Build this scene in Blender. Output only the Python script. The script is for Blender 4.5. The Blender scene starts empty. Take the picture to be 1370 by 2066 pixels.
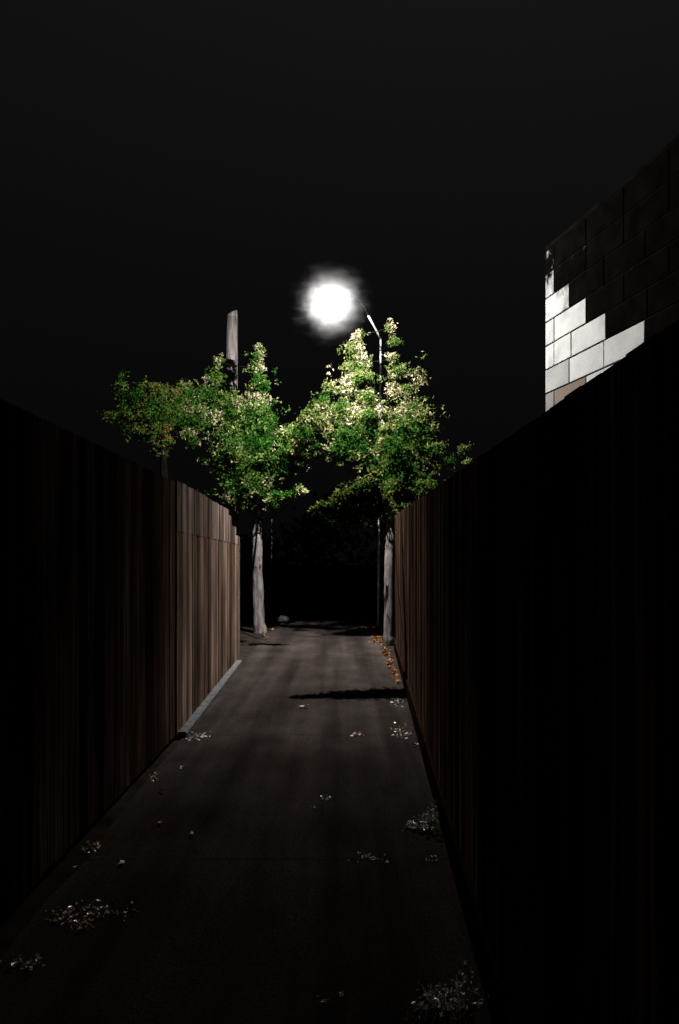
import bpy, math, random
from mathutils import Vector, Matrix

random.seed(7)
C = bpy.context.scene.collection
F = 1621.0            # focal length in photo pixels
VX, VY = 690.0, 1132.0
CAM = Vector((0, 0, 1.6))

def P(px, py, d):     # photo pixel at depth d -> real place
    return Vector(((px - VX) / F * d, d, CAM.z - (py - VY) / F * d))
def G(px, py):        # photo pixel lying on the ground
    d = F * CAM.z / (py - VY)
    return Vector(((px - VX) / F * d, d, 0.0))

# ------------------------------------------------------------------ helpers
def tag(o, label=None, cat=None, group=None, kind=None):
    if label: o['label'] = label
    if cat: o['category'] = cat
    if group: o['group'] = group
    if kind: o['kind'] = kind
    return o

def empty(name, loc, label, cat, group=None):
    o = bpy.data.objects.new(name, None); C.objects.link(o)
    o.location = loc
    o.empty_display_size = 0.1
    return tag(o, label, cat, group)

class MB:
    def __init__(s):
        s.v, s.f, s.col, s.sm = [], [], [], []
    def face(s, idx, c=None, smooth=False):
        s.f.append(tuple(idx)); s.col.append(c); s.sm.append(smooth)
    def box(s, x0, x1, y0, y1, z0, z1, M=None, c=None):
        b = len(s.v)
        for z in (z0, z1):
            for x, y in ((x0, y0), (x1, y0), (x1, y1), (x0, y1)):
                p = Vector((x, y, z)); s.v.append(M @ p if M else p)
        for q in ((3, 2, 1, 0), (4, 5, 6, 7), (0, 1, 5, 4), (1, 2, 6, 5), (2, 3, 7, 6), (3, 0, 4, 7)):
            s.face([b + i for i in q], c)
    def tube(s, pts, radii, n=10, caps=True, wob=0.0, rnd=None):
        b = len(s.v); N = len(pts)
        pts = [Vector(p) for p in pts]
        ref = Vector((1, 0.13, 0.07)).normalized()
        for i, p in enumerate(pts):
            t = (pts[min(i + 1, N - 1)] - pts[max(i - 1, 0)]).normalized()
            u = ref - t * ref.dot(t)
            if u.length < 0.1: u = Vector((0, 1, 0)) - t * t.y
            u.normalize(); w = t.cross(u)
            for k in range(n):
                a = 2 * math.pi * k / n
                r = radii[i] * (1 + (rnd.uniform(-wob, wob) if wob else 0))
                s.v.append(p + (u * math.cos(a) + w * math.sin(a)) * r)
        for i in range(N - 1):
            for k in range(n):
                k2 = (k + 1) % n
                s.face([b + i * n + k, b + i * n + k2, b + (i + 1) * n + k2, b + (i + 1) * n + k], None, True)
        if caps:
            s.face([b + k for k in reversed(range(n))])
            s.face([b + (N - 1) * n + k for k in range(n)])
    def lathe(s, prof, n=24, o=(0, 0, 0)):
        b = len(s.v)
        for r, z in prof:
            for k in range(n):
                a = 2 * math.pi * k / n
                s.v.append(Vector((o[0] + r * math.cos(a), o[1] + r * math.sin(a), o[2] + z)))
        for i in range(len(prof) - 1):
            for k in range(n):
                k2 = (k + 1) % n
                s.face([b + i * n + k, b + i * n + k2, b + (i + 1) * n + k2, b + (i + 1) * n + k], None, True)
    def leaf(s, p, size, rnd, up=0.0, bend=0.25, narrow=0.5, c=None):
        d = Vector((rnd.gauss(0, 1), rnd.gauss(0, 1), rnd.gauss(0, 1))).normalized()
        if up: d = Vector((d.x, d.y, d.z * (1 - up))).normalized()
        e = Vector((rnd.gauss(0, 1), rnd.gauss(0, 1), rnd.gauss(0, 1)))
        if up: e.z *= (1 - up)
        e = (e - d * e.dot(d)).normalized()
        nrm = d.cross(e)
        L = size * rnd.choice((.55, .75, .9, 1.0, 1.15, 1.45)) * rnd.uniform(.85, 1.15); W = L * narrow * rnd.uniform(.7, 1.2)
        b = len(s.v)
        lift = nrm * (L * bend * rnd.uniform(-.6, 1))
        s.v += [p - d * L * .5, p + e * W * .5 + lift, p + d * L * .5, p - e * W * .5 + lift]
        s.face([b, b + 1, b + 2], c); s.face([b, b + 2, b + 3], c)
    def build(s, name, mat, parent=None, origin=None, recalc=False):
        me = bpy.data.meshes.new(name)
        o3 = Vector(origin) if origin is not None else Vector((0, 0, 0))
        me.from_pydata([tuple(Vector(p) - o3) for p in s.v], [], s.f)
        me.polygons.foreach_set('use_smooth', s.sm)
        if any(c is not None for c in s.col):
            a = me.attributes.new('tone', 'FLOAT_COLOR', 'CORNER')
            flat_ = []
            for f_, c in zip(s.f, s.col): flat_ += list(c or (0, 0, 0, 1)) * len(f_)
            a.data.foreach_set('color', flat_)
        me.materials.append(mat); me.update()
        o = bpy.data.objects.new(name, me); C.objects.link(o)
        if parent is not None:
            o.parent = parent
            o.location = o3 - parent.location
        else:
            o.location = o3
        return o

# ------------------------------------------------------------------ materials
def new_mat(name):
    m = bpy.data.materials.new(name); m.use_nodes = True
    nt = m.node_tree
    for n in list(nt.nodes): nt.nodes.remove(n)
    out = nt.nodes.new('ShaderNodeOutputMaterial')
    return m, nt, out
def N(nt, t, **kw):
    n = nt.nodes.new(t)
    for k, v in kw.items():
        if k.startswith('i_'): n.inputs[k[2:].replace('_', ' ')].default_value = v
        else: setattr(n, k, v)
    return n
def ramp(nt, stops):
    r = nt.nodes.new('ShaderNodeValToRGB')
    e = r.color_ramp.elements
    while len(e) < len(stops): e.new(0.5)
    for k, (p, c) in enumerate(stops):
        e[k].position = p; e[k].color = (c[0], c[1], c[2], 1)
    return r
def mapping(nt, scale, coord='Object'):
    tc = N(nt, 'ShaderNodeTexCoord'); mp = N(nt, 'ShaderNodeMapping')
    mp.inputs['Scale'].default_value = scale
    nt.links.new(tc.outputs[coord], mp.inputs['Vector'])
    return mp
def mixc(nt, mode, fac, a, b):
    m = N(nt, 'ShaderNodeMix', data_type='RGBA', blend_type=mode)
    for sock, val in ((m.inputs[0], fac), (m.inputs[6], a), (m.inputs[7], b)):
        if hasattr(val, 'links'): nt.links.new(val, sock)
        else: sock.default_value = val if not isinstance(val, tuple) else (*val[:3], 1)
    return m.outputs[2]
def bsdf(nt, out, col, rough=.85, bump=None, bstr=.4, bdist=.01, spec=.2):
    if spec >= .3:
        b = N(nt, 'ShaderNodeBsdfPrincipled'); b.inputs['Roughness'].default_value = rough
        b.inputs['Specular IOR Level'].default_value = spec; slot = 'Base Color'
    else:
        b = N(nt, 'ShaderNodeBsdfDiffuse'); b.inputs['Roughness'].default_value = 0; slot = 'Color'
    if hasattr(col, 'links'): nt.links.new(col, b.inputs[slot])
    else: b.inputs[slot].default_value = (*col, 1)
    if bump is not None:
        bp = N(nt, 'ShaderNodeBump'); bp.inputs['Strength'].default_value = bstr
        bp.inputs['Distance'].default_value = bdist
        nt.links.new(bump, bp.inputs['Height']); nt.links.new(bp.outputs[0], b.inputs['Normal'])
    nt.links.new(b.outputs[0], out.inputs['Surface'])
    return b

def wood(name, c0, c1, c2, rough=.9):
    m, nt, out = new_mat(name)
    geo = N(nt, 'ShaderNodeNewGeometry')
    mp = mapping(nt, (38, 38, 1.1))
    n1 = N(nt, 'ShaderNodeTexNoise'); n1.inputs['Scale'].default_value = 1.0; n1.inputs['Detail'].default_value = 6
    nt.links.new(mp.outputs[0], n1.inputs['Vector'])
    mp2 = mapping(nt, (1.3, 1.3, .7))
    n2 = N(nt, 'ShaderNodeTexNoise'); n2.inputs['Scale'].default_value = 1.6; n2.inputs['Detail'].default_value = 4
    nt.links.new(mp2.outputs[0], n2.inputs['Vector'])
    r1 = ramp(nt, [(.3, c0), (.52, c1), (.74, c2)])
    nt.links.new(n1.outputs['Fac'], r1.inputs['Fac'])
    r2 = ramp(nt, [(0, (.25, .23, .22)), (.5, (.8, .72, .66)), (1, (1.5, 1.45, 1.45))])
    nt.links.new(geo.outputs['Random Per Island'], r2.inputs['Fac'])
    col = mixc(nt, 'MULTIPLY', 1.0, r1.outputs[0], r2.outputs[0])
    r3 = ramp(nt, [(.3, (.45, .42, .4)), (.7, (1.25, 1.2, 1.15))])
    nt.links.new(n2.outputs['Fac'], r3.inputs['Fac'])
    col = mixc(nt, 'MULTIPLY', 1.0, col, r3.outputs[0])
    bsdf(nt, out, col, rough, n1.outputs['Fac'], .6, .006)
    return m

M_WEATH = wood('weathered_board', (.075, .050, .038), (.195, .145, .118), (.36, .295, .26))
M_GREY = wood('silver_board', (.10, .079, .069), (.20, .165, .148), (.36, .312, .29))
M_SHADED = wood('shaded_board', (.017, .011, .009), (.062, .042, .033), (.16, .118, .098))  # near left fence, shade painted in as darker wood
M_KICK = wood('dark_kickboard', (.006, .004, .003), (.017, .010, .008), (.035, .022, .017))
M_DARKR = wood('dark_board_right', (.024, .016, .0125), (.074, .049, .038), (.19, .137, .112))

def asphalt():
    m, nt, out = new_mat('path_asphalt')
    mp = mapping(nt, (1, 1, 1))
    big = N(nt, 'ShaderNodeTexNoise'); big.inputs['Scale'].default_value = .9; big.inputs['Detail'].default_value = 5
    nt.links.new(mp.outputs[0], big.inputs['Vector'])
    fine = N(nt, 'ShaderNodeTexNoise'); fine.inputs['Scale'].default_value = 75; fine.inputs['Detail'].default_value = 3
    nt.links.new(mp.outputs[0], fine.inputs['Vector'])
    mpt = mapping(nt, (3.4, .10, 1))
    tr = N(nt, 'ShaderNodeTexNoise'); tr.inputs['Scale'].default_value = 1.0; tr.inputs['Detail'].default_value = 4
    nt.links.new(mpt.outputs[0], tr.inputs['Vector'])
    r = ramp(nt, [(.3, (.020, .0162, .0145)), (.55, (.028, .0235, .0215)), (.8, (.037, .032, .030))])
    nt.links.new(big.outputs['Fac'], r.inputs['Fac'])
    rt = ramp(nt, [(.34, (.6, .57, .55)), (.5, (1, 1, 1)), (.66, (1.4, 1.36, 1.34))])
    nt.links.new(tr.outputs['Fac'], rt.inputs['Fac'])
    col = mixc(nt, 'MULTIPLY', 1.0, r.outputs[0], rt.outputs[0])
    rf = ramp(nt, [(.3, (.5, .5, .5)), (.7, (1.5, 1.5, 1.5))])
    nt.links.new(fine.outputs['Fac'], rf.inputs['Fac'])
    col = mixc(nt, 'MULTIPLY', 1.0, col, rf.outputs[0])
    mps = mapping(nt, (1.0, .32, 1)); st = N(nt, 'ShaderNodeTexNoise'); st.inputs['Scale'].default_value = 3.6; st.inputs['Detail'].default_value = 9; st.inputs['Roughness'].default_value = .7
    nt.links.new(mps.outputs[0], st.inputs['Vector'])
    rs = ramp(nt, [(.36, (.42, .40, .39)), (.5, (1, .98, .97)), (.66, (1.5, 1.42, 1.36))]); nt.links.new(st.outputs['Fac'], rs.inputs['Fac'])
    col = mixc(nt, 'MULTIPLY', .4, col, rs.outputs[0])
    wv = N(nt, 'ShaderNodeVectorMath', operation='ADD'); sc_ = N(nt, 'ShaderNodeVectorMath', operation='SCALE'); sc_.inputs['Scale'].default_value = .5
    nt.links.new(st.outputs['Color'], sc_.inputs[0]); nt.links.new(mp.outputs[0], wv.inputs[0]); nt.links.new(sc_.outputs[0], wv.inputs[1])
    vo = N(nt, 'ShaderNodeTexVoronoi', feature='DISTANCE_TO_EDGE'); vo.inputs['Scale'].default_value = .55
    nt.links.new(wv.outputs[0], vo.inputs['Vector'])
    rc = ramp(nt, [(.003, (.35, .33, .32)), (.012, (1, 1, 1))]); nt.links.new(vo.outputs['Distance'], rc.inputs['Fac'])
    col = mixc(nt, 'MULTIPLY', .22, col, rc.outputs[0])
    bsdf(nt, out, col, .9, fine.outputs['Fac'], .5, .006, .15)
    return m
M_PATH = asphalt()

def noisy(name, c0, c1, scale=8, rough=.9, bstr=.5, bdist=.01, spec=.2):
    m, nt, out = new_mat(name)
    mp = mapping(nt, (1, 1, 1))
    n = N(nt, 'ShaderNodeTexNoise'); n.inputs['Scale'].default_value = scale; n.inputs['Detail'].default_value = 7
    nt.links.new(mp.outputs[0], n.inputs['Vector'])
    r = ramp(nt, [(.32, c0), (.7, c1)]); nt.links.new(n.outputs['Fac'], r.inputs['Fac'])
    bsdf(nt, out, r.outputs[0], rough, n.outputs['Fac'], bstr, bdist, spec)
    return m
M_SOIL = noisy('soil', (.011, .009, .0078), (.026, .021, .018), 5)
M_KERB = noisy('kerb_concrete', (.06, .061, .062), (.125, .126, .128), 14)
M_METAL = noisy('galvanised_steel', (.30, .31, .31), (.5, .5, .5), 20, .55, .1, .002, .5)
M_IRON = noisy('dark_painted_steel', (.004, .004, .004), (.012, .012, .012), 20, .5, .1, .002, .5)
M_ROCK = noisy('pale_rock', (.02, .022, .024), (.10, .105, .115), 12)
M_COPING = noisy('dark_coping', (.004, .0034, .003), (.009, .0076, .0068), 6)  # near-black coping along the wall top

def bark(name, c0, c1, c2, sc=(9, 9, 2.2)):
    m, nt, out = new_mat(name)
    mp = mapping(nt, sc)
    n = N(nt, 'ShaderNodeTexNoise'); n.inputs['Scale'].default_value = 1.4; n.inputs['Detail'].default_value = 8; n.inputs['Roughness'].default_value = .65
    nt.links.new(mp.outputs[0], n.inputs['Vector'])
    r = ramp(nt, [(.3, c0), (.5, c1), (.72, c2)]); nt.links.new(n.outputs['Fac'], r.inputs['Fac'])
    bsdf(nt, out, r.outputs[0], .9, n.outputs['Fac'], .9, .03, .15)
    return m
M_BARK = bark('pale_bark', (.035, .030, .028), (.11, .096, .092), (.25, .225, .22))
M_LIMB = bark('dark_bark', (.002, .0018, .0015), (.006, .005, .004), (.016, .013, .011))
M_BLACKBARK = bark('black_bark', (.001, .001, .0008), (.003, .0026, .002), (.007, .006, .005))
M_POLE = bark('weathered_pole', (.035, .030, .029), (.095, .086, .083), (.22, .20, .195), (12, 12, 1.2))

def foliage(name, stops, bloom, trans=.45):
    m, nt, out = new_mat(name)
    geo = N(nt, 'ShaderNodeNewGeometry')
    mp = mapping(nt, (1, 1, 1))
    n = N(nt, 'ShaderNodeTexNoise'); n.inputs['Scale'].default_value = 2.0; n.inputs['Detail'].default_value = 4
    nt.links.new(mp.outputs[0], n.inputs['Vector'])
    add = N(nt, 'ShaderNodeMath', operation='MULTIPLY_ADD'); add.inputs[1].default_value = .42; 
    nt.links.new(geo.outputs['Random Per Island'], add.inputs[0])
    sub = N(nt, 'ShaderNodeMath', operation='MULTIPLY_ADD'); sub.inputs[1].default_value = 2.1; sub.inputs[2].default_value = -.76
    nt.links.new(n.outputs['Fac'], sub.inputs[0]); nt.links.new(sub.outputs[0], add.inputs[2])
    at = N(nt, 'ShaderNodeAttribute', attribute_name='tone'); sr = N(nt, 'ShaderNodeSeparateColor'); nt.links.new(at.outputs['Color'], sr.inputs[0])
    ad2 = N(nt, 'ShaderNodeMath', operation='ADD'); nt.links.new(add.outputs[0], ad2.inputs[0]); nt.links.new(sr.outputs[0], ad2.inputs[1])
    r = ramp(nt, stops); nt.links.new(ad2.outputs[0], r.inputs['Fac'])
    df = N(nt, 'ShaderNodeBsdfDiffuse'); tl = N(nt, 'ShaderNodeBsdfTranslucent')
    nt.links.new(r.outputs[0], df.inputs['Color'])
    hs = mixc(nt, 'MULTIPLY', 1.0, r.outputs[0], (.95, 1.15, .55))
    nt.links.new(hs, tl.inputs['Color'])
    mx = N(nt, 'ShaderNodeMixShader'); mx.inputs[0].default_value = trans
    nt.links.new(df.outputs[0], mx.inputs[1]); nt.links.new(tl.outputs[0], mx.inputs[2])
    nt.links.new(mx.outputs[0], out.inputs['Surface'])
    return m
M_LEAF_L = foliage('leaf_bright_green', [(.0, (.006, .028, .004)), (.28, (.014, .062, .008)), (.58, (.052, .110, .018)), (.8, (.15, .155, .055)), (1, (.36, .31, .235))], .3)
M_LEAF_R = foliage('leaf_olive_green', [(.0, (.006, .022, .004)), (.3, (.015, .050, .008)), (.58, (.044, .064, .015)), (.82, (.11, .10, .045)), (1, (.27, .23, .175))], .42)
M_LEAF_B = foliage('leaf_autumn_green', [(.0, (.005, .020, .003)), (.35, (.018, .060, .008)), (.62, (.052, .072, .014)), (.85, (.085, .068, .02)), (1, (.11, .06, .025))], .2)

def dry(name, stops, gloss=.26):
    m, nt, out = new_mat(name)
    geo = N(nt, 'ShaderNodeNewGeometry')
    r = ramp(nt, stops); nt.links.new(geo.outputs['Random Per Island'], r.inputs['Fac'])
    df = N(nt, 'ShaderNodeBsdfDiffuse'); tl = N(nt, 'ShaderNodeBsdfTranslucent'); mx = N(nt, 'ShaderNodeMixShader')
    mx.inputs[0].default_value = .4
    nt.links.new(r.outputs[0], df.inputs['Color']); nt.links.new(r.outputs[0], tl.inputs['Color'])
    nt.links.new(df.outputs[0], mx.inputs[1]); nt.links.new(tl.outputs[0], mx.inputs[2])
    gg = N(nt, 'ShaderNodeBsdfGlossy'); gg.inputs['Roughness'].default_value = .38; gm = N(nt, 'ShaderNodeMixShader'); gm.inputs[0].default_value = gloss
    nt.links.new(mx.outputs[0], gm.inputs[1]); nt.links.new(gg.outputs[0], gm.inputs[2]); nt.links.new(gm.outputs[0], out.inputs['Surface'])
    return m
M_ORANGE = dry('orange_dry_leaf', [(0, (.02, .009, .005)), (.4, (.09, .034, .012)), (.75, (.30, .115, .035)), (1, (.62, .38, .18))], .02)
M_PALELEAF = dry('pale_dry_leaf', [(0, (.03, .026, .022)), (.42, (.14, .11, .085)), (.6, (.6, .56, .52)), (.75, (.93, .93, .93))])
M_TANLEAF = dry('tan_dry_leaf', [(0, (.07, .04, .022)), (.5, (.42, .26, .14)), (.75, (.78, .6, .44)), (.88, (.93, .92, .9))])
M_WHITE = noisy('white_paper', (.72, .72, .72), (.88, .88, .88), 20, .7, .2)
M_PINK = noisy('pinkish_dry_leaf', (.62, .38, .30), (.85, .66, .56), 20, .7, .2)
M_RUST = noisy('rust_dry_leaf', (.55, .24, .09), (.8, .48, .24), 20, .7, .2)
M_WEED = dry('pale_weed_leaf', [(0, (.03, .045, .02)), (.4, (.11, .12, .075)), (.62, (.5, .5, .48)), (.8, (.93, .93, .93))])

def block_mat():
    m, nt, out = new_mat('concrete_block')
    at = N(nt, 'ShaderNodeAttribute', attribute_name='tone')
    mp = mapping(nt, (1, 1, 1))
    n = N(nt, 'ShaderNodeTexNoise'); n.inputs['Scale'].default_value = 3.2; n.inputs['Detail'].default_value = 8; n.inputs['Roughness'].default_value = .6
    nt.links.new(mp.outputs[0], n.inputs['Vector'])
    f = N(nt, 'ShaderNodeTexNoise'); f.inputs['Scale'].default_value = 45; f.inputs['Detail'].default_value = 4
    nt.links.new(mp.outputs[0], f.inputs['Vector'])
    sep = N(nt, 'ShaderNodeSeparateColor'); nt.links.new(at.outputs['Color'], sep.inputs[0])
    # red = how much of the block the painted-in lamplight covers, green = its tone, blue = brown stain
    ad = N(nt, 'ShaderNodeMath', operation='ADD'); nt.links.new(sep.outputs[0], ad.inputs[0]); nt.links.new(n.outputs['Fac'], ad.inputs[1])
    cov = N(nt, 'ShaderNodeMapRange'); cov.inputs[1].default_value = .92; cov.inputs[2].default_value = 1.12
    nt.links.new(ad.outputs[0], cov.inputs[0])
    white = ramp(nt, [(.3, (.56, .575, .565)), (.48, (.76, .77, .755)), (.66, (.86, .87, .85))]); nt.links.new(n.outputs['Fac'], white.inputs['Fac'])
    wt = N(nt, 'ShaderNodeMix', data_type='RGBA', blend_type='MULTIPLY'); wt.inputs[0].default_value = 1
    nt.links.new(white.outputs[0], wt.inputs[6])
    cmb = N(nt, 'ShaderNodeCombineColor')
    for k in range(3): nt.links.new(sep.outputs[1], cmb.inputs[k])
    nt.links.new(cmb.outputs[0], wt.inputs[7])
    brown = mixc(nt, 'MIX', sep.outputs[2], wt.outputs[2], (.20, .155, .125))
    dark = ramp(nt, [(.3, (.0022, .0019, .0017)), (.7, (.0068, .0058, .0051))]); nt.links.new(n.outputs['Fac'], dark.inputs['Fac'])  # unlit blocks: the shade is put in as near-black colour
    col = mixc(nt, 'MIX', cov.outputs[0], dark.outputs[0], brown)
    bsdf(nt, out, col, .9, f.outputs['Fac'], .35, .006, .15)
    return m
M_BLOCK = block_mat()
M_MORTAR = noisy('mortar', (.004, .0034, .003), (.012, .0102, .009), 9)

# ------------------------------------------------------------------ setting
def path_left(d): return -1.37 - .021 * (d - 4)
def fence_x(d): return .45 + .0357 * d
def path_right(d): return fence_x(d) - .02 if d < 13 else fence_x(13) - .02 - (d - 13) * .035

g = MB()
xs = [-400, -60, -12, -4, 0, 4, 12, 60, 400]
ys = [-400, -40, -6, 0, 8, 16, 21.2, 22.2, 24, 27, 32, 45, 120, 900]
def gz(y):
    if y <= 21.2: return -.004
    t = min(1, (y - 21.2) / 12.0)
    return -.004 - 2.6 * t * t * (3 - 2 * t) - (.03 if t > 0 else 0)
for y in ys:
    for x in xs: g.v.append(Vector((x, y, gz(y))))
n = len(xs)
for j in range(len(ys) - 1):
    for i in range(n - 1):
        g.face([j * n + i, j * n + i + 1, (j + 1) * n + i + 1, (j + 1) * n + i])
tag(g.build('ground', M_SOIL), kind='structure')

# path: bays of paving with narrow open joints between them
p = MB()
joints = [-2, 1.2, 4.28, 7.36, 10.44, 13.5, 16.6, 21.15]
for a, b in zip(joints[:-1], joints[1:]):
    steps = 6
    y0, y1 = a + .003, b - .003
    b0 = len(p.v)
    for k in range(steps + 1):
        y = y0 + (y1 - y0) * k / steps
        w = .015 * math.sin(y * 3.1) + .012 * math.sin(y * 7.7)
        p.v.append(Vector((path_left(y) + w, y, .012))); p.v.append(Vector((path_right(y) - w * .5, y, .012)))
    for k in range(steps):
        i = b0 + 2 * k
        p.face([i, i + 1, i + 3, i + 2])
pth = p.build('path', M_PATH); tag(pth, kind='structure')

def lf_x(d): return -1.49 - .030 * (d - 7.3)     # far left fence line
k = MB()
for i in range(8):
    a = 7.25 + i * .66; b = a + .652
    M = None
    base = len(k.v)
    prof = [(-.005, 0), (.075, 0), (.075, .045), (.060, .06), (-.005, .06)]
    rows = []
    for d in (a, b):
        rows.append([len(k.v) + q for q in range(5)])
        for dx, z in prof: k.v.append(Vector((lf_x(d) + .012 + dx, d, z)))
    for q in range(5):
        q2 = (q + 1) % 5
        k.face([rows[0][q], rows[0][q2], rows[1][q2], rows[1][q]])
    k.face(rows[0]); k.face(list(reversed(rows[1])))
tag(k.build('kerb', M_KERB), kind='structure')

# ------------------------------------------------------------------ fences
def frame(x, y, dirx, diry):      # u along the fence, v across (towards the alley is -v), z up
    u = Vector((dirx, diry, 0)).normalized(); v = Vector((u.y, -u.x, 0))
    return Matrix(((u.x, v.x, 0, x), (u.y, v.y, 0, y), (0, 0, 1, 0), (0, 0, 0, 1)))

def fence(name, label, p0, p1, side, top, mat, rnd, bw=.14, lean=.004, extra=None, gap=.004, post_step=2.4, zbot=.03):
    p0, p1 = Vector(p0), Vector(p1)
    d = p1 - p0; L = d.length
    M = frame(p0.x, p0.y, d.x, d.y)
    root = empty(name, (p0.x, p0.y, 0), label, 'fence')
    b = MB(); u = 0
    while u < L - .03:
        w = min(bw * rnd.uniform(.93, 1.06), L - u)
        jj = rnd.uniform(-.0015, .0015)
        zt = top(u) + jj
        off = rnd.uniform(-.0035, .0035)
        b0 = len(b.v)
        b.box(u + gap / 2, u + w - gap / 2, -.010 + off, .010 + off, zbot + rnd.uniform(0, .015), zt, M)
        for q in (5, 6): b.v[b0 + q].z += top(u + w) - top(u)
        u += w
    b.build('board_panel', mat, root, root.location)
    for zr in (.35, 1.6):
        r = MB(); r.box(0, L, side * .022, side * .062, zr, zr + .09, M)
        r.build('rail', mat, root, root.location)
    u = .05
    while u < L:
        q = MB(); q.box(u, u + .09, side * .064, side * .154, 0, top(u) - .08, M)
        q.build('post', mat, root, root.location); u += post_step
    return root, M, L

r1 = random.Random(3)
# near left fence: its shade is put into a darker board colour
fence('wooden_fence', 'board fence on the left, nearest the viewer, its shade put in as dark brown boards', (-1.50, 1.2), (-1.50, 7.18), -1, lambda u: 2.308, M_SHADED, r1)
# far left fence, weathered, with stepped end
def top_far(u):
    return 1.866
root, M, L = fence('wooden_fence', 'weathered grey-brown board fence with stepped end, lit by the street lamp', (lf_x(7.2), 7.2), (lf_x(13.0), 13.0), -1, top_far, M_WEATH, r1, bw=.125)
b = MB(); u = 0
while u < L - .03:
    w = min(.125 * r1.uniform(.9, 1.1), L - u)
    d = 7.2 + u
    zt = 2.325 if d < 11.3 else (2.25 if d < 11.75 else (2.12 if d < 12.3 else 2.0))
    off = r1.uniform(-.004, .004)
    b.box(u + .002, u + w - .002, -.008 + off, .012 + off, 1.868, zt + r1.uniform(-.006, .006), M)
    u += w
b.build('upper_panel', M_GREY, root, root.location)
# right fence: v axis points away from the alley when u runs forward
rr = random.Random(9)
rootR, MR, LR = fence('wooden_fence', 'tall dark board fence close on the right, running to the pale tree trunk', (fence_x(.5), .5), (fence_x(14.55), 14.55), 1, lambda u: 1.905 + .036 * (u + .5), M_DARKR, rr, bw=.15, gap=.006)
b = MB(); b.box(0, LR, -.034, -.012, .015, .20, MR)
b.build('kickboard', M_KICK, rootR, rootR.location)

# ------------------------------------------------------------------ block building on the right
W0 = Vector((2.66, 10.5, 0)); WD = Vector((.21, -1, 0)).normalized()
WN = Vector((-WD.y * -1, 0, 0))
u = WD; nrm = Vector((WD.y, -WD.x, 0))          # points to the alley (negative x)
if nrm.x > 0: nrm = -nrm
MBW = Matrix(((u.x, nrm.x, 0, W0.x), (u.y, nrm.y, 0, W0.y), (0, 0, 1, 0), (0, 0, 0, 1)))
bld = empty('block_building', W0, 'concrete block building behind the right fence, its lamplit patch put in as white block colour', 'building')
w = MB()
LEN, DEP, TOPZ = 7.0, 6.0, 5.64
w.box(0.004, LEN, -DEP, -.001, -.004, TOPZ, MBW)
core = w.build('core_wall', M_MORTAR, bld, bld.location)
H = .31
bl = MB(); rb = random.Random(5)
lit_end = {11: 2.68, 12: 2.27, 13: 1.50, 14: 1.06, 15: .65, 16: .25}  # stepped lamplit patch painted into the block colours, ended course by course
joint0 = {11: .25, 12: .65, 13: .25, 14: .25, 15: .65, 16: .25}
def add_block(x0, x1, z0, z1, tone):
    gp = .006; ch = .008
    a = [(x0 + gp, z0 + gp), (x1 - gp, z0 + gp), (x1 - gp, z1 - gp), (x0 + gp, z1 - gp)]
    i = [(x0 + gp + ch, z0 + gp + ch), (x1 - gp - ch, z0 + gp + ch), (x1 - gp - ch, z1 - gp - ch), (x0 + gp + ch, z1 - gp - ch)]
    off = rb.uniform(-.002, .002)
    b0 = len(bl.v)
    for x, z in a: bl.v.append(MBW @ Vector((x, -.012, z)))
    for x, z in a: bl.v.append(MBW @ Vector((x, off - .002, z)))
    for x, z in i: bl.v.append(MBW @ Vector((x, off + .006, z)))
    for q in range(4):
        q2 = (q + 1) % 4
        bl.face([b0 + q, b0 + q2, b0 + 4 + q2, b0 + 4 + q], tone)
        bl.face([b0 + 4 + q, b0 + 4 + q2, b0 + 8 + q2, b0 + 8 + q], tone)
    bl.face([b0 + 8, b0 + 9, b0 + 10, b0 + 11], tone)
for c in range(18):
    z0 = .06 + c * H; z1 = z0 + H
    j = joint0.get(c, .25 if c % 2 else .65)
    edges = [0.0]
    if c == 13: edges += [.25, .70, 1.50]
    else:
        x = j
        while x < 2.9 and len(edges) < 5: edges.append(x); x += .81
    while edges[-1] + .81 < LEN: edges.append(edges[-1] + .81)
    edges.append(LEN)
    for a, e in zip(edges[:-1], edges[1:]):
        we = lit_end.get(c, 0)
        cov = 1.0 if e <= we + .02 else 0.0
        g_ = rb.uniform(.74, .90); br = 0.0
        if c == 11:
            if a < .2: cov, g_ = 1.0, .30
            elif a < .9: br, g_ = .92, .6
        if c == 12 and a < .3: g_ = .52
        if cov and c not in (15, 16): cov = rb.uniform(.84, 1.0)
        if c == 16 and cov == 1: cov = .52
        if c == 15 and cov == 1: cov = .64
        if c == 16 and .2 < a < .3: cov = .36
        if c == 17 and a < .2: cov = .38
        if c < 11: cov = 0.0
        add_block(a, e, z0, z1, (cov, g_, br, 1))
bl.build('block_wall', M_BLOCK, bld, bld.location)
cp = MB(); cp.box(.0, LEN, -DEP, .004, TOPZ + .003, TOPZ + .06, MBW)
cp.build('roof', M_COPING, bld, bld.location)

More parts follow.
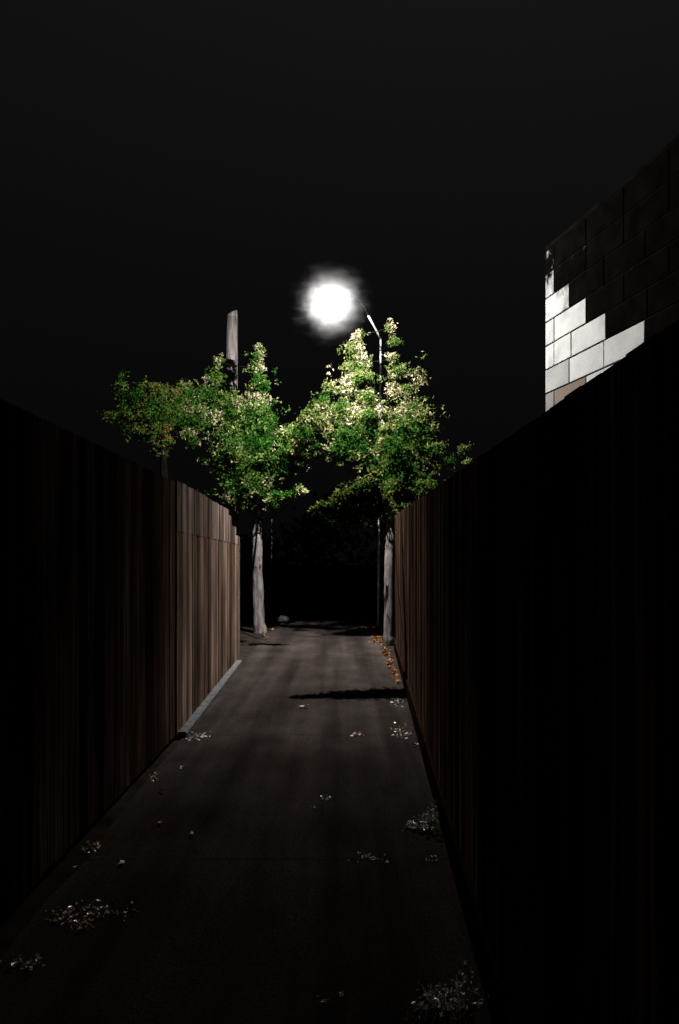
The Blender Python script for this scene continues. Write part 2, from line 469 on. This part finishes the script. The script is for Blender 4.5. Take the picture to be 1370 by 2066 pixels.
# ------------------------------------------------------------------ trees
def make_tree(label, trunk_pts, trunk_r, clumps, mat_leaf, rnd, leaf=.062, dens=1.0, group='trees beside the path', bark_m=M_BARK, cream=.26):
    base = Vector(trunk_pts[0])
    t = empty('tree', base, label, 'tree', group)
    tr = MB()
    # resample the trunk for a bumpy outline
    pts, rad = [], []
    for i in range(len(trunk_pts) - 1):
        a, b_ = Vector(trunk_pts[i]), Vector(trunk_pts[i + 1])
        for q in range(6):
            f = q / 6
            pts.append(a.lerp(b_, f) + Vector((rnd.uniform(-.008, .008), rnd.uniform(-.008, .008), 0)))
            rad.append(trunk_r[i] * (1 - f) + trunk_r[i + 1] * f)
    pts.append(Vector(trunk_pts[-1])); rad.append(trunk_r[-1])
    tr.tube(pts, rad, 14, True, .04, rnd)
    br = MB(); cents = []
    for (px, py, d, r, dn) in clumps:
        cents.append((P(px, py, d), r * d / F, dn))
    done = []
    for c, r, dn in cents:
        # limb from the trunk to the clump, leaving below it
        near = [q for q, _, _ in done if (q - c).length < .75]
        best = min(near or [q for q in pts if q.z > 2.5], key=lambda q: (q - c).length + max(0, q.z - c.z + .25) * 3)
        mid = best.lerp(c, .5) + Vector((rnd.uniform(-.08, .08), rnd.uniform(-.08, .08), -.10 * (c - best).length))
        q = []
        for i in range(6):
            f = i / 5
            q.append(best * (1 - f) ** 2 + mid * 2 * f * (1 - f) + c * f * f)
        done.append((c, r, dn))
        br.tube(q, [(.012 if near else .024) * (1 - .85 * i / 5) for i in range(6)], 5)
    tr.build('trunk', bark_m, t, base)
    br.build('branches', M_LIMB, t, base)
    lv = MB()
    for c, r, dn in cents:
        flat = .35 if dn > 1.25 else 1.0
        ct = rnd.uniform(-.24, .16) + (cream if c.z > 4.3 else 0) * rnd.random() + (.16 if dn > 1.25 else 0)  # upper and low-limb clumps paler: lamp highlights put into the leaf tone
        # twiglets inside each clump carry tufts of leaves
        nt_ = max(6, int(230 * dn * dens * (r / .3) ** 1.7))
        for _ in range(nt_):
            sg = .9 if rnd.random() < .14 else .44
            o = Vector((rnd.gauss(0, sg), rnd.gauss(0, sg) * flat, rnd.gauss(0, sg * .9))) * r
            tc = c + o
            tw = r * .16 + .045
            t_ = ct + rnd.gauss(0, .10); tn = (t_, 0, 0, 1)
            for _ in range(rnd.randint(7, 13)):
                lp = tc + Vector((rnd.gauss(0, 1), rnd.gauss(0, 1), rnd.gauss(0, .7))) * tw * .6
                lv.leaf(lp, leaf, rnd, c=tn)
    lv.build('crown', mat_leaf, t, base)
    return t

rt = random.Random(21)
D = 18.0
LEFT = [(535, 830, D - .5, 12, .9), (530, 780, D - .3, 10, .8), (470, 880, D, 26, .9), (455, 965, D, 12, .7), (515, 975, D - .6, 24, .9), (405, 850, D + .6, 26, .9), (388, 815, D + .6, 24, .9), (362, 840, D + .6, 26, .9), (345, 805, D + .7, 20, .7), (380, 875, D + .5, 16, .7), (390, 892, D + .5, 9, .8), (372, 780, D + .7, 14, .5), (523,700,D,6,1), (480, 810, D, 14, .7), (475, 840, D, 20, .9), (425, 855, D + .5, 24, .9), (560, 925, D - .7, 26, .9), (450, 905, D + .2, 18, .7), (580, 940, D - 1, 18, .7), (440, 945, D + .2, 10, .6), (522, 718, D, 9, 1), (519, 742, D, 14, 1), (522, 775, D - .1, 17, 1.1), (519, 808, D - .2, 20, 1), (514, 845, D - .2, 30, 1), (488, 868, D, 30, .9),
        (535, 858, D - .4, 20, 1), (500, 900, D - .2, 42, 1), (545, 905, D - .6, 32, 1), (462, 930, D + .2, 26, .8), (448, 880, D + .3, 20, .8),
        (596, 905, D - 1.2, 27, .9), (608, 868, D - 1.4, 18, .8), (578, 875, D - 1.0, 18, .7), (520, 948, D - .3, 42, 1), (490, 985, D - .2, 28, 1), (530, 990, D - .5, 24, 1),
        (468, 1000, D - .2, 16, .8), (500, 1020, D - .2, 15, .7), (560, 960, D - .6, 22, .8),
        (440, 728, D + .6, 9, .8), (434, 765, D + .6, 16, .9), (410, 795, D + .7, 20, .9), (445, 810, D + .5, 22, 1), (405, 830, D + .7, 24, .9), (455, 850, D + .4, 24, 1), (392, 880, D + .7, 9, .8),
        (606, 990, 14.9, 8, 1.4), (585, 998, 15.0, 8, 1.2), (560, 1000, 15.3, 9, 1.2), (545, 1010, 15.6, 9, 1)]
b0 = G(524, 1277)
make_tree('leafy tree with bright green pointed crown at the left edge of the path', [b0 + Vector((.02, 0, -.03)), b0 + Vector((-.02, 0, .25)), b0 + Vector((-.06, 0, 1.6)), P(520, 960, D), P(520, 850, D), P(521, 740, D)],
          [.158, .132, .115, .10, .06, .02], LEFT, M_LEAF_L, rt)
D2 = 17.2
BACK = [(355, 800, D2 + .3, 18, .6), (340, 835, D2 + .3, 22, .6), (318, 790, D2, 20, .5), (310, 830, D2, 28, .6), (318, 868, D2, 22, .5), (285, 795, D2, 24, .35),
        (275, 840, D2, 24, .3), (290, 875, D2, 18, .3), (250, 815, D2, 24, .18), (245, 770, D2, 18, .12), (222, 840, D2, 20, .12), (255, 860, D2, 18, .16), (335, 890, D2, 16, .4), (322, 915, D2, 12, .4)]
xb = P(330, 900, D2)
make_tree('dim autumn-tinted tree rising behind the left fence, farthest left of the trees', [Vector((xb.x, D2, -.03)), Vector((xb.x + .03, D2, 1.2)), P(332, 980, D2), P(328, 860, D2), P(318, 790, D2)],
          [.16, .13, .09, .05, .02], BACK, M_LEAF_B, rt, bark_m=M_BLACKBARK, cream=0)
D3 = 16.0
RIGHT = [(722, 676, D3 + .9, 9, .9), (716, 700, D3 + .8, 16, 1), (728, 728, D3 + .8, 18, 1), (702, 742, D3 + .7, 14, .9), (728, 765, D3 + .6, 24, 1), (704, 785, D3 + .5, 20, .9), (735, 805, D3 + .4, 18, 1),
         (664, 785, D3 + .4, 14, .8), (650, 815, D3 + .3, 17, .8), (625, 840, D3 + .3, 15, .7), (618, 872, D3 + .2, 14, .7), (648, 850, D3, 16, .7), (690, 830, D3 + .1, 24, 1), (722, 845, D3, 28, 1),
         (700, 880, D3 - .2, 24, 1), (738, 880, D3 - .1, 28, 1), (683, 905, D3 - .3, 16, .9), (715, 915, D3 - .3, 20, 1), (688, 935, D3 - .3, 8, .8), (755, 915, D3 - .2, 24, 1),
         (788, 660, D3 + .7, 9, .8), (796, 690, D3 + .7, 11, .8), (792, 722, D3 + .7, 11, .8), (806, 750, D3 + .6, 15, .7), (795, 785, D3 + .5, 14, .7), (818, 790, D3 + .5, 18, .6), (840, 760, D3 + .8, 20, .35),
         (795, 845, D3 + .3, 25, .9), (830, 830, D3 + .4, 26, .7), (860, 870, D3 + .3, 24, .6), (805, 895, D3, 32, 1), (845, 915, D3, 26, .8), (785, 945, D3 - .2, 30, 1), (828, 960, D3 - .2, 26, .8),
         (880, 940, D3, 16, .5), (872, 985, D3 - .2, 14, .5), (905, 975, D3, 11, .5), (936, 905, D3, 8, .7), (912, 930, D3, 9, .5), (790, 990, D3 - .5, 26, 1), (825, 1010, D3 - .4, 16, .7), (772, 1010, D3 - .5, 16, 1), (838, 1058, 14, 10, .5), (870, 1030, 14, 9, .5),
         (782, 1022, 14.9, 12, 1), (792, 985, 15.0, 16, 1), (784, 940, 15.2, 18, 1), (782, 900, 15.3, 20, 1), (778, 868, 15.4, 14, 1), (748, 840, 15.6, 16, 1), (745, 800, 15.8, 12, 1), (728, 760, 16.2, 10, 1),
         (668, 870, D3, 12, .7), (640, 900, D3, 6, .5), (815, 860, D3, 24, 1), (850, 840, D3 + .2, 22, .6), (870, 910, D3, 20, .6), (850, 985, 15.2, 18, .7), (815, 1035, 14.9, 12, .8), (890, 1000, 15, 10, .5), (945, 930, 15.6, 5, .6), (860, 1045, 14.4, 8, .5),
         # low limb that hangs over the path
         ]
def low(px, py, r, dn):
    d = 11.4
    for _ in range(30):
        q = P(px, py, d); k_ = 6.27 / (6.27 - q.z)
        sx = -.2 + (q.x + .2) * k_; sd = 14.5 - (14.5 - d) * k_
        d += .6 * ((9.36 + (sx + .52) * .25) - sd) / k_
    return (px, py, d, r, dn)
RIGHT += [low(*a) for a in ((752, 1000, 20, 1.5), (742, 985, 20, 1.4), (724, 1000, 22, 1.6), (735, 1028, 18, 1.5), (755, 1030, 14, 1.4), (715, 1030, 16, 1.5), (700, 1012, 20, 1.5), (690, 1040, 13, 1.4), (680, 1022, 14, 1.4), (665, 1027, 10, 1.4), (648, 1026, 7, 1.4), (634, 1027, 5, 1.4), (702, 1062, 10, 1.3), (718, 1050, 11, 1.3), (775, 1020, 12, 1.3))]
b1 = G(783, 1302)
make_tree('pale trunked tree with olive green crown and low hanging limb, against the right fence', [b1 + Vector((0, 0, -.03)), b1 + Vector((.01, 0, .3)), b1 + Vector((.02, .12, 1.5)), P(790, 1020, 15.6), P(782, 900, 16.4), P(756, 800, 17.0), P(728, 715, 17.1)],
          [.112, .090, .084, .08, .06, .04, .012], RIGHT, M_LEAF_R, rt)

# dark wood far beyond the end of the path
rf = random.Random(77); fw = MB()
for i in range(420):
    x = rf.uniform(-55, 55); y = rf.uniform(44, 54)
    hh = 5.2 + 1.6 * math.sin(x * .21) + 1.0 * math.sin(x * .57 + 1)
    for _ in range(80):
        fw.leaf(Vector((x + rf.gauss(0, .8), y + rf.gauss(0, .8), -2.6 + (hh + 2.6) * rf.random() ** .8)), .5, rf)
M_WOOD = foliage('dark_far_leaf', [(0, (.001, .0014, .0008)), (1, (.003, .0036, .002))], 0)
tag(fw.build('far_wood', M_WOOD), 'black mass of trees far beyond the end of the path', 'wood', kind='stuff')

# ------------------------------------------------------------------ utility pole
ub = P(468, VY, 20.0); ub.z = -.05
up = empty('utility_pole', ub, 'thick weathered wooden pole standing behind the left tree', 'pole')
m = MB(); rp = random.Random(2)
zt = P(468, 640, 20).z
pp = [ub + Vector((rp.uniform(-.006, .006), 0, (zt - ub.z) * i / 14)) for i in range(15)]
m.tube(pp, [.165 - .022 * i / 14 for i in range(15)], 18, True, .015, rp)
sh = m.build('shaft', M_POLE, up, ub)
mm = MB(); top = pp[-1]                         # the slanting sawn top
nn = 18; bb = len(mm.v)
for kk in range(nn):
    a = 2 * math.pi * kk / nn; mm.v.append(top + Vector((math.cos(a) * .142, math.sin(a) * .142, -.01)))
for kk in range(nn):
    a = 2 * math.pi * kk / nn; mm.v.append(top + Vector((math.cos(a) * .142, math.sin(a) * .142, .09 + .075 * math.cos(a))))
for kk in range(nn):
    k2 = (kk + 1) % nn; mm.face([kk, k2, nn + k2, nn + kk], None, True)
mm.face(list(range(nn, 2 * nn)))
mm.build('pole_top', M_POLE, up, ub)

# thin dark post beyond the left trunk
pb = G(548, 1262)
tp = empty('thin_post', pb, 'thin dark post just right of the left tree trunk', 'post')
m = MB(); m.tube([pb + Vector((0, 0, -.02)), pb + Vector((0, 0, 2.6))], [.022, .02], 10)
m.build('shaft', M_IRON, tp, pb)
m = MB(); m.lathe([(.0, .04), (.03, .035), (.032, 0), (.02, -.03)], 12, pb + Vector((0, 0, 2.6)))
m.build('post_cap', M_IRON, tp, pb)

# ------------------------------------------------------------------ street lamp
LAMP = P(668, 612, 14.5)
lb = P(763, VY, 18.4); lb.z = 0
sl = empty('street_lamp', lb, 'lit street lamp on a thin pole with an arm reaching over the path', 'street lamp')
m = MB()
pt = P(768, 682, 18.4)
m.tube([lb, lb.lerp(pt, .05), lb.lerp(pt, .5), pt], [.040, .030, .024, .019], 12)
m.build('pole', M_METAL, sl, lb)
m = MB(); m.lathe([(.0, .03), (.10, .03), (.11, .0)], 16, lb); m.lathe([(.06, .12), (.07, .03)], 16, lb)
m.build('base_plate', M_IRON, sl, lb)
tip = P(743, 637, 17.4)
m = MB(); m.tube([pt + Vector((0, 0, -.03)), pt.lerp(tip, .25), pt.lerp(tip, .6), tip], [.020, .021, .022, .022], 10)
m.build('arm', M_METAL, sl, lb)
head = LAMP + Vector((0, 0, .06))
m = MB()
q = [tip.lerp(head, f) + Vector((0, 0, .30 * 4 * f * (1 - f))) for f in [i / 8 for i in range(9)]]
m.tube(q, [.016, .016, .015, .014, .013, .011, .009, .006, .004], 8)
m.build('boom', M_IRON, sl, lb)
R = .02
m = MB(); m.lathe([(.003, .05), (.007, .03), (.009, .0), (.009, -.02), (.003, -.022)], 28, head)
m.build('lamp_cap', M_IRON, sl, lb)
m, nt, out = new_mat('lamp_glass')
em = N(nt, 'ShaderNodeEmission'); em.inputs['Color'].default_value = (1.0, .965, .93, 1); em.inputs['Strength'].default_value = 320000
nt.links.new(em.outputs[0], out.inputs['Surface'])
gl = MB(); prof = []
for i in range(13):
    a = math.pi * i / 12; prof.append((max(.001, R * math.sin(a)), -R * math.cos(a)))
gl.lathe(prof, 20, LAMP)
gl.build('bulb', m, sl, lb)
# graded glass blocker added before the bulb to darken the near path and fences
m, nt, out = new_mat('blocker_glass')
tc = N(nt, 'ShaderNodeTexCoord'); sp = N(nt, 'ShaderNodeSeparateXYZ'); nt.links.new(tc.outputs['Generated'], sp.inputs[0])
rg = ramp(nt, [(0, (.75, .72, .70)), (.24, (.33, .31, .30)), (.5, (.085, .079, .075)), (1, (.065, .06, .056))])
nt.links.new(sp.outputs['Z'], rg.inputs['Fac'])
tb = N(nt, 'ShaderNodeBsdfTransparent'); nt.links.new(rg.outputs[0], tb.inputs['Color'])
tl = N(nt, 'ShaderNodeBsdfTranslucent'); tl.inputs['Color'].default_value = (.06, .06, .06, 1)
ad = N(nt, 'ShaderNodeAddShader'); nt.links.new(tb.outputs[0], ad.inputs[0]); nt.links.new(tl.outputs[0], ad.inputs[1])
nt.links.new(ad.outputs[0], out.inputs['Surface'])
gs = MB(); RS = .5; na, nz = 12, 8
A0, A1, N0, N1 = -10.2, 6.0, 50.0, 77.0
for j in range(nz + 1):
    nd = math.radians(N0 + (N1 - N0) * j / nz)
    for i in range(na + 1):
        az = math.radians(A0 + (A1 - A0) * i / na)
        gs.v.append(LAMP + Vector((math.sin(az) * math.sin(nd), -math.cos(az) * math.sin(nd), -math.cos(nd))) * RS)
for j in range(nz):
    for i in range(na):
        q0 = j * (na + 1) + i; gs.face([q0, q0 + 1, q0 + na + 2, q0 + na + 1], None, True)
gs.build('added_light_blocker', m, sl, lb)

# damp air that catches the lamp's light
m, nt, out = new_mat('damp_air')
tc = N(nt, 'ShaderNodeTexCoord')
ln = N(nt, 'ShaderNodeVectorMath', operation='LENGTH'); nt.links.new(tc.outputs['Object'], ln.inputs[0])
mr = N(nt, 'ShaderNodeMapRange'); mr.interpolation_type = 'SMOOTHSTEP'; mr.inputs[1].default_value = .12; mr.inputs[2].default_value = .80; mr.inputs[3].default_value = 1; mr.inputs[4].default_value = 0
wp = N(nt, 'ShaderNodeMapping'); wp.inputs['Scale'].default_value = (.8, .8, 2.0); nt.links.new(tc.outputs['Object'], wp.inputs['Vector'])
wn = N(nt, 'ShaderNodeTexNoise'); wn.inputs['Scale'].default_value = 4.2; wn.inputs['Detail'].default_value = 5; wn.inputs['Roughness'].default_value = .65
nt.links.new(wp.outputs[0], wn.inputs['Vector'])
wa = N(nt, 'ShaderNodeMath', operation='MULTIPLY_ADD'); wa.inputs[1].default_value = .95; nt.links.new(wn.outputs['Fac'], wa.inputs[0])
wb = N(nt, 'ShaderNodeMath', operation='ADD'); wb.inputs[1].default_value = -.47; nt.links.new(ln.outputs['Value'], wb.inputs[0])
nt.links.new(wb.outputs[0], wa.inputs[2])
nt.links.new(wa.outputs[0], mr.inputs[0])
pw = N(nt, 'ShaderNodeMath', operation='POWER'); pw.inputs[1].default_value = 1.9; nt.links.new(mr.outputs[0], pw.inputs[0])
ns = N(nt, 'ShaderNodeTexNoise'); ns.inputs['Scale'].default_value = 3.6; ns.inputs['Detail'].default_value = 4
mp = N(nt, 'ShaderNodeMapping'); mp.inputs['Scale'].default_value = (.7, .7, 2.6); nt.links.new(tc.outputs['Object'], mp.inputs['Vector'])
nt.links.new(mp.outputs[0], ns.inputs['Vector'])
nr = N(nt, 'ShaderNodeMapRange'); nr.inputs[1].default_value = .3; nr.inputs[2].default_value = .7; nr.inputs[3].default_value = .15; nr.inputs[4].default_value = 2.2
nt.links.new(ns.outputs['Fac'], nr.inputs[0])
ml = N(nt, 'ShaderNodeMath', operation='MULTIPLY'); nt.links.new(pw.outputs[0], ml.inputs[0]); nt.links.new(nr.outputs[0], ml.inputs[1])
m2 = N(nt, 'ShaderNodeMath', operation='MULTIPLY'); m2.inputs[1].default_value = .0135; nt.links.new(ml.outputs[0], m2.inputs[0])
vs = N(nt, 'ShaderNodeVolumePrincipled'); vs.inputs['Color'].default_value = (.96, .98, 1, 1)
nt.links.new(m2.outputs[0], vs.inputs['Density']); nt.links.new(vs.outputs[0], out.inputs['Volume'])
mi = MB(); prof = []
for i in range(17):
    a = math.pi * i / 16; prof.append((max(.001, 1.25 * math.sin(a)), -1.25 * math.cos(a)))
mi.lathe(prof, 24, LAMP)
tag(mi.build('mist', m, None, LAMP), 'soft white glow of damp air around the street lamp', 'mist', kind='stuff')

# ------------------------------------------------------------------ litter, leaves, weeds
rl = random.Random(33)
def drift(label, spots, mat, size, up=.25):
    b = MB()
    for (px, py, rx, ry, n_) in spots:
        for _ in range(n_):
            q = G(px + rl.gauss(0, rx * .5), py + rl.gauss(0, ry * .5))
            lim = fence_x(q.y) - .04
            if q.x > lim: q.x = lim - rl.uniform(0, .08)
            b.leaf(q + Vector((0, 0, .012 + abs(rl.gauss(0, .010)))), size * (1 if mat is M_ORANGE else .68), rl, up, .35, .6)
    o = b.build('leaf_litter', mat)
    return tag(o, label, 'leaves', kind='stuff')
drift('orange fallen leaves drifted along the right edge of the path below the tree trunk',
      [(748, 1274, 22, 8, 260), (766, 1290, 13, 12, 190), (778, 1318, 8, 12, 70), (788, 1340, 6, 12, 50), (797, 1362, 5, 12, 40), (803, 1380, 4, 6, 14)], M_ORANGE, .07)
drift('thin scatter of tan fallen leaves at the foot of the left tree', [(545, 1270, 8, 10, 26), (535, 1285, 6, 6, 14)], M_ORANGE, .06)
drift('pale leaf scraps by the right fence beside the dark shadow on the path', [(803, 1420, 18, 8, 34)], M_PALELEAF, .05)
drift('pale and rusty leaf scraps along the paving joint by the right fence', [(808, 1482, 24, 12, 60), (725, 1486, 14, 4, 8)], M_TANLEAF, .045)
drift('pale leaf scraps at the near end of the grey kerb', [(400, 1490, 22, 9, 42), (378, 1495, 12, 4, 10)], M_PALELEAF, .045)
drift('pale leaf scraps along the left path edge by the dark fence', [(310, 1570, 16, 10, 16), (365, 1552, 6, 6, 6), (185, 1715, 26, 22, 24)], M_TANLEAF, .036)
drift('faint grey leaf scraps in the middle of the path', [(660, 1615, 14, 6, 16)], M_PALELEAF, .03)
drift('white and tan leaf scraps along the second paving joint, right of centre', [(745, 1738, 34, 7, 46), (875, 1742, 14, 5, 14)], M_PALELEAF, .03)
drift('tan and white fallen leaves heaped at the left of the path near the viewer', [(125, 1858, 28, 16, 70), (185, 1848, 36, 18, 90), (165, 1872, 24, 14, 45), (245, 1850, 24, 12, 22)], M_TANLEAF, .030)
drift('tan fallen leaves in the lower left corner', [(48, 1955, 34, 14, 60), (75, 1945, 14, 10, 16)], M_TANLEAF, .030)
drift('tan and pale fallen leaves around the foot of the nearest weed, lower right', [(885, 2020, 26, 22, 130), (925, 2040, 40, 18, 110), (850, 2046, 22, 12, 30)], M_TANLEAF, .026, .3)
drift('two small tufts of pale leaf scraps at the bottom of the photo', [(650, 2030, 12, 5, 10), (688, 2015, 9, 5, 10)], M_PALELEAF, .022)

def single(name, label, cat, px, py, size, mat, group=None):
    q = G(px, py) + Vector((0, 0, .018))
    b = MB()
    a0 = rl.uniform(0, 6.28); nseg = 9; ring = []
    b.v.append(q + Vector((0, 0, size * .22)))
    for i in range(nseg):
        a = a0 + 2 * math.pi * i / nseg
        r = size * (.38 + .22 * math.cos(2 * (a - a0))) * rl.uniform(.75, 1.2)
        b.v.append(q + Vector((r * math.cos(a), r * math.sin(a), rl.uniform(0, size * .5))))
    for i in range(nseg): b.face([0, 1 + i, 1 + (i + 1) % nseg])
    o = b.build(name, mat, None, q)
    s = o.modifiers.new('thickness', 'SOLIDIFY'); s.thickness = .0015
    return tag(o, label, cat, group)
LG = 'single scraps lying on the path'
single('paper_scrap', 'white paper scrap just left of the dark shadow tip, in mid path', 'paper scrap', 615, 1431, .10, M_WHITE, LG)
single('fallen_leaf', 'pinkish white leaf alone on the dark path, left of centre', 'leaf', 387, 1690, .045, M_PINK, LG)
single('fallen_leaf', 'rusty leaf on the left side of the path above the pinkish one', 'leaf', 323, 1667, .05, M_RUST, LG)
single('fallen_leaf', 'tan leaf at the left path edge below the pale scraps', 'leaf', 325, 1602, .04, M_RUST, LG)
single('paper_scrap', 'white scrap near the left edge of the path, above the leaf heap', 'paper scrap', 245, 1750, .05, M_WHITE, LG)
single('paper_scrap', 'tiny white scrap against the dark left fence foot', 'paper scrap', 152, 1758, .03, M_WHITE, LG)
single('fallen_leaf', 'pale pinkish leaf on the paving joint right of centre, left one of the pair', 'leaf', 716, 1487, .05, M_PINK, LG)
single('fallen_leaf', 'pale pinkish leaf on the paving joint right of centre, right one of the pair', 'leaf', 729, 1485, .05, M_PINK, LG)
single('fallen_leaf', 'small pale leaf at the foot of the right fence below the rusty scraps', 'leaf', 838, 1509, .05, M_WHITE, LG)
single('paper_scrap', 'narrow white scrap right of the path centre below the faint grey scraps', 'paper scrap', 633, 1636, .03, M_WHITE, LG)

def weed(label, px, py, height, spread, nst, rnd, leaf):
    q = G(px, py)
    if q.x > fence_x(q.y) - .06: q.x = fence_x(q.y) - .06
    t = empty('weed', q, label, 'weed', 'weeds at the foot of the right fence')
    st, lf = MB(), MB()
    for i in range(nst):
        f = i / max(1, nst - 1)
        hgt = height * (1 - .75 * f) * rnd.uniform(.85, 1.1)
        ox = -spread * f * rnd.uniform(.7, 1.1)
        bs = q + Vector((ox * .8, rnd.uniform(-.05, .05), .01))
        tip_ = q + Vector((ox + rnd.uniform(-.015, .015), rnd.uniform(-.05, .05), hgt))
        md = bs.lerp(tip_, .5) + Vector((rnd.uniform(-.015, .015), 0, 0))
        st.tube([bs, md, tip_], [.003, .0024, .0012], 5)
        nl = int(10 + 60 * hgt)
        for k_ in range(nl):
            f2 = rnd.random() ** .8
            c = bs.lerp(tip_, f2)
            sp = .012 + .035 * (1 - f2)
            lf.leaf(c + Vector((rnd.gauss(0, sp), rnd.gauss(0, sp), rnd.gauss(0, .01))), leaf, rnd, 0, .3, .5)
    st.build('stem', M_WEED, t, q); lf.build('leaves', M_WEED, t, q)
rw = random.Random(12)
weed('spiky pale weed at the foot of the right fence, lower right corner', 952, 2052, .205, .20, 13, rw, .016)
weed('small pale weed at the right fence foot, halfway up the path', 878, 1678, .17, .16, 10, rw, .026)

# pale rock beyond the end of the path
qr = G(572, 1247); qr = Vector((qr.x * 23 / qr.y, 23.0, -.08))
b = MB(); rr2 = random.Random(4); nu, nv = 12, 7
for j in range(nv):
    for i in range(nu):
        a, ph = 2 * math.pi * i / nu, math.pi * j / (nv - 1)
        r = rr2.uniform(.85, 1.15)
        b.v.append(qr + Vector((.17 * math.sin(ph) * math.cos(a) * r, .12 * math.sin(ph) * math.sin(a) * r, -.02 + .14 * math.cos(ph) * r)))
for j in range(nv - 1):
    for i in range(nu):
        i2 = (i + 1) % nu; b.face([j * nu + i, j * nu + i2, (j + 1) * nu + i2, (j + 1) * nu + i], None, True)
tag(b.build('rock', M_ROCK, None, qr), 'small pale rock beyond the end of the path, right of the left trunk', 'rock')

# ------------------------------------------------------------------ night sky, faint moonlight, camera
w = bpy.data.worlds.new('World'); bpy.context.scene.world = w; w.use_nodes = True
nt = w.node_tree
bg = nt.nodes['Background']
sk = nt.nodes.new('ShaderNodeTexSky'); sk.sky_type = 'NISHITA'; sk.sun_disc = False
sk.sun_elevation = math.radians(35); sk.sun_rotation = math.radians(200)
hs = nt.nodes.new('ShaderNodeHueSaturation'); hs.inputs['Saturation'].default_value = .08
tc = nt.nodes.new('ShaderNodeTexCoord'); sp = nt.nodes.new('ShaderNodeSeparateXYZ'); nt.links.new(tc.outputs['Generated'], sp.inputs[0])
mz = nt.nodes.new('ShaderNodeMath'); mz.operation = 'MULTIPLY_ADD'; mz.inputs[1].default_value = -1.1; mz.inputs[2].default_value = .8
nt.links.new(sp.outputs['Z'], mz.inputs[0])
cb = nt.nodes.new('ShaderNodeCombineXYZ'); nt.links.new(sp.outputs['X'], cb.inputs[0]); nt.links.new(sp.outputs['Y'], cb.inputs[1]); nt.links.new(mz.outputs[0], cb.inputs[2])
nt.links.new(cb.outputs[0], sk.inputs[0])
nt.links.new(sk.outputs[0], hs.inputs['Color']); nt.links.new(hs.outputs[0], bg.inputs['Color'])
bg.inputs['Strength'].default_value = .0010
sun = bpy.data.lights.new('moon', 'SUN'); sun.energy = .012; sun.angle = math.radians(.5); sun.color = (1, .97, .93)
so = bpy.data.objects.new('moon', sun); C.objects.link(so)
so.rotation_euler = (math.radians(55), 0, math.radians(-20))

cam = bpy.data.cameras.new('camera'); co = bpy.data.objects.new('camera', cam); C.objects.link(co)
co.location = CAM; co.rotation_euler = (math.radians(90), 0, 0)
cam.sensor_fit = 'VERTICAL'; cam.sensor_height = 36; cam.sensor_width = 36 * 1370 / 2066
cam.lens = F / 2066 * 36
cam.shift_y = (VY - 1033) / 2066; cam.shift_x = -(VX - 685) / 2066
cam.clip_end = 3000; cam.clip_start = .05
sc = bpy.context.scene
sc.camera = co
sc.view_settings.view_transform = 'Standard'; sc.view_settings.look = 'None'
sc.view_settings.exposure = 0; sc.view_settings.gamma = 1
sc.render.engine = 'CYCLES'
sc.cycles.use_denoising = True
sc.cycles.max_bounces = 5; sc.cycles.volume_bounces = 0
sc.cycles.volume_step_rate = .5
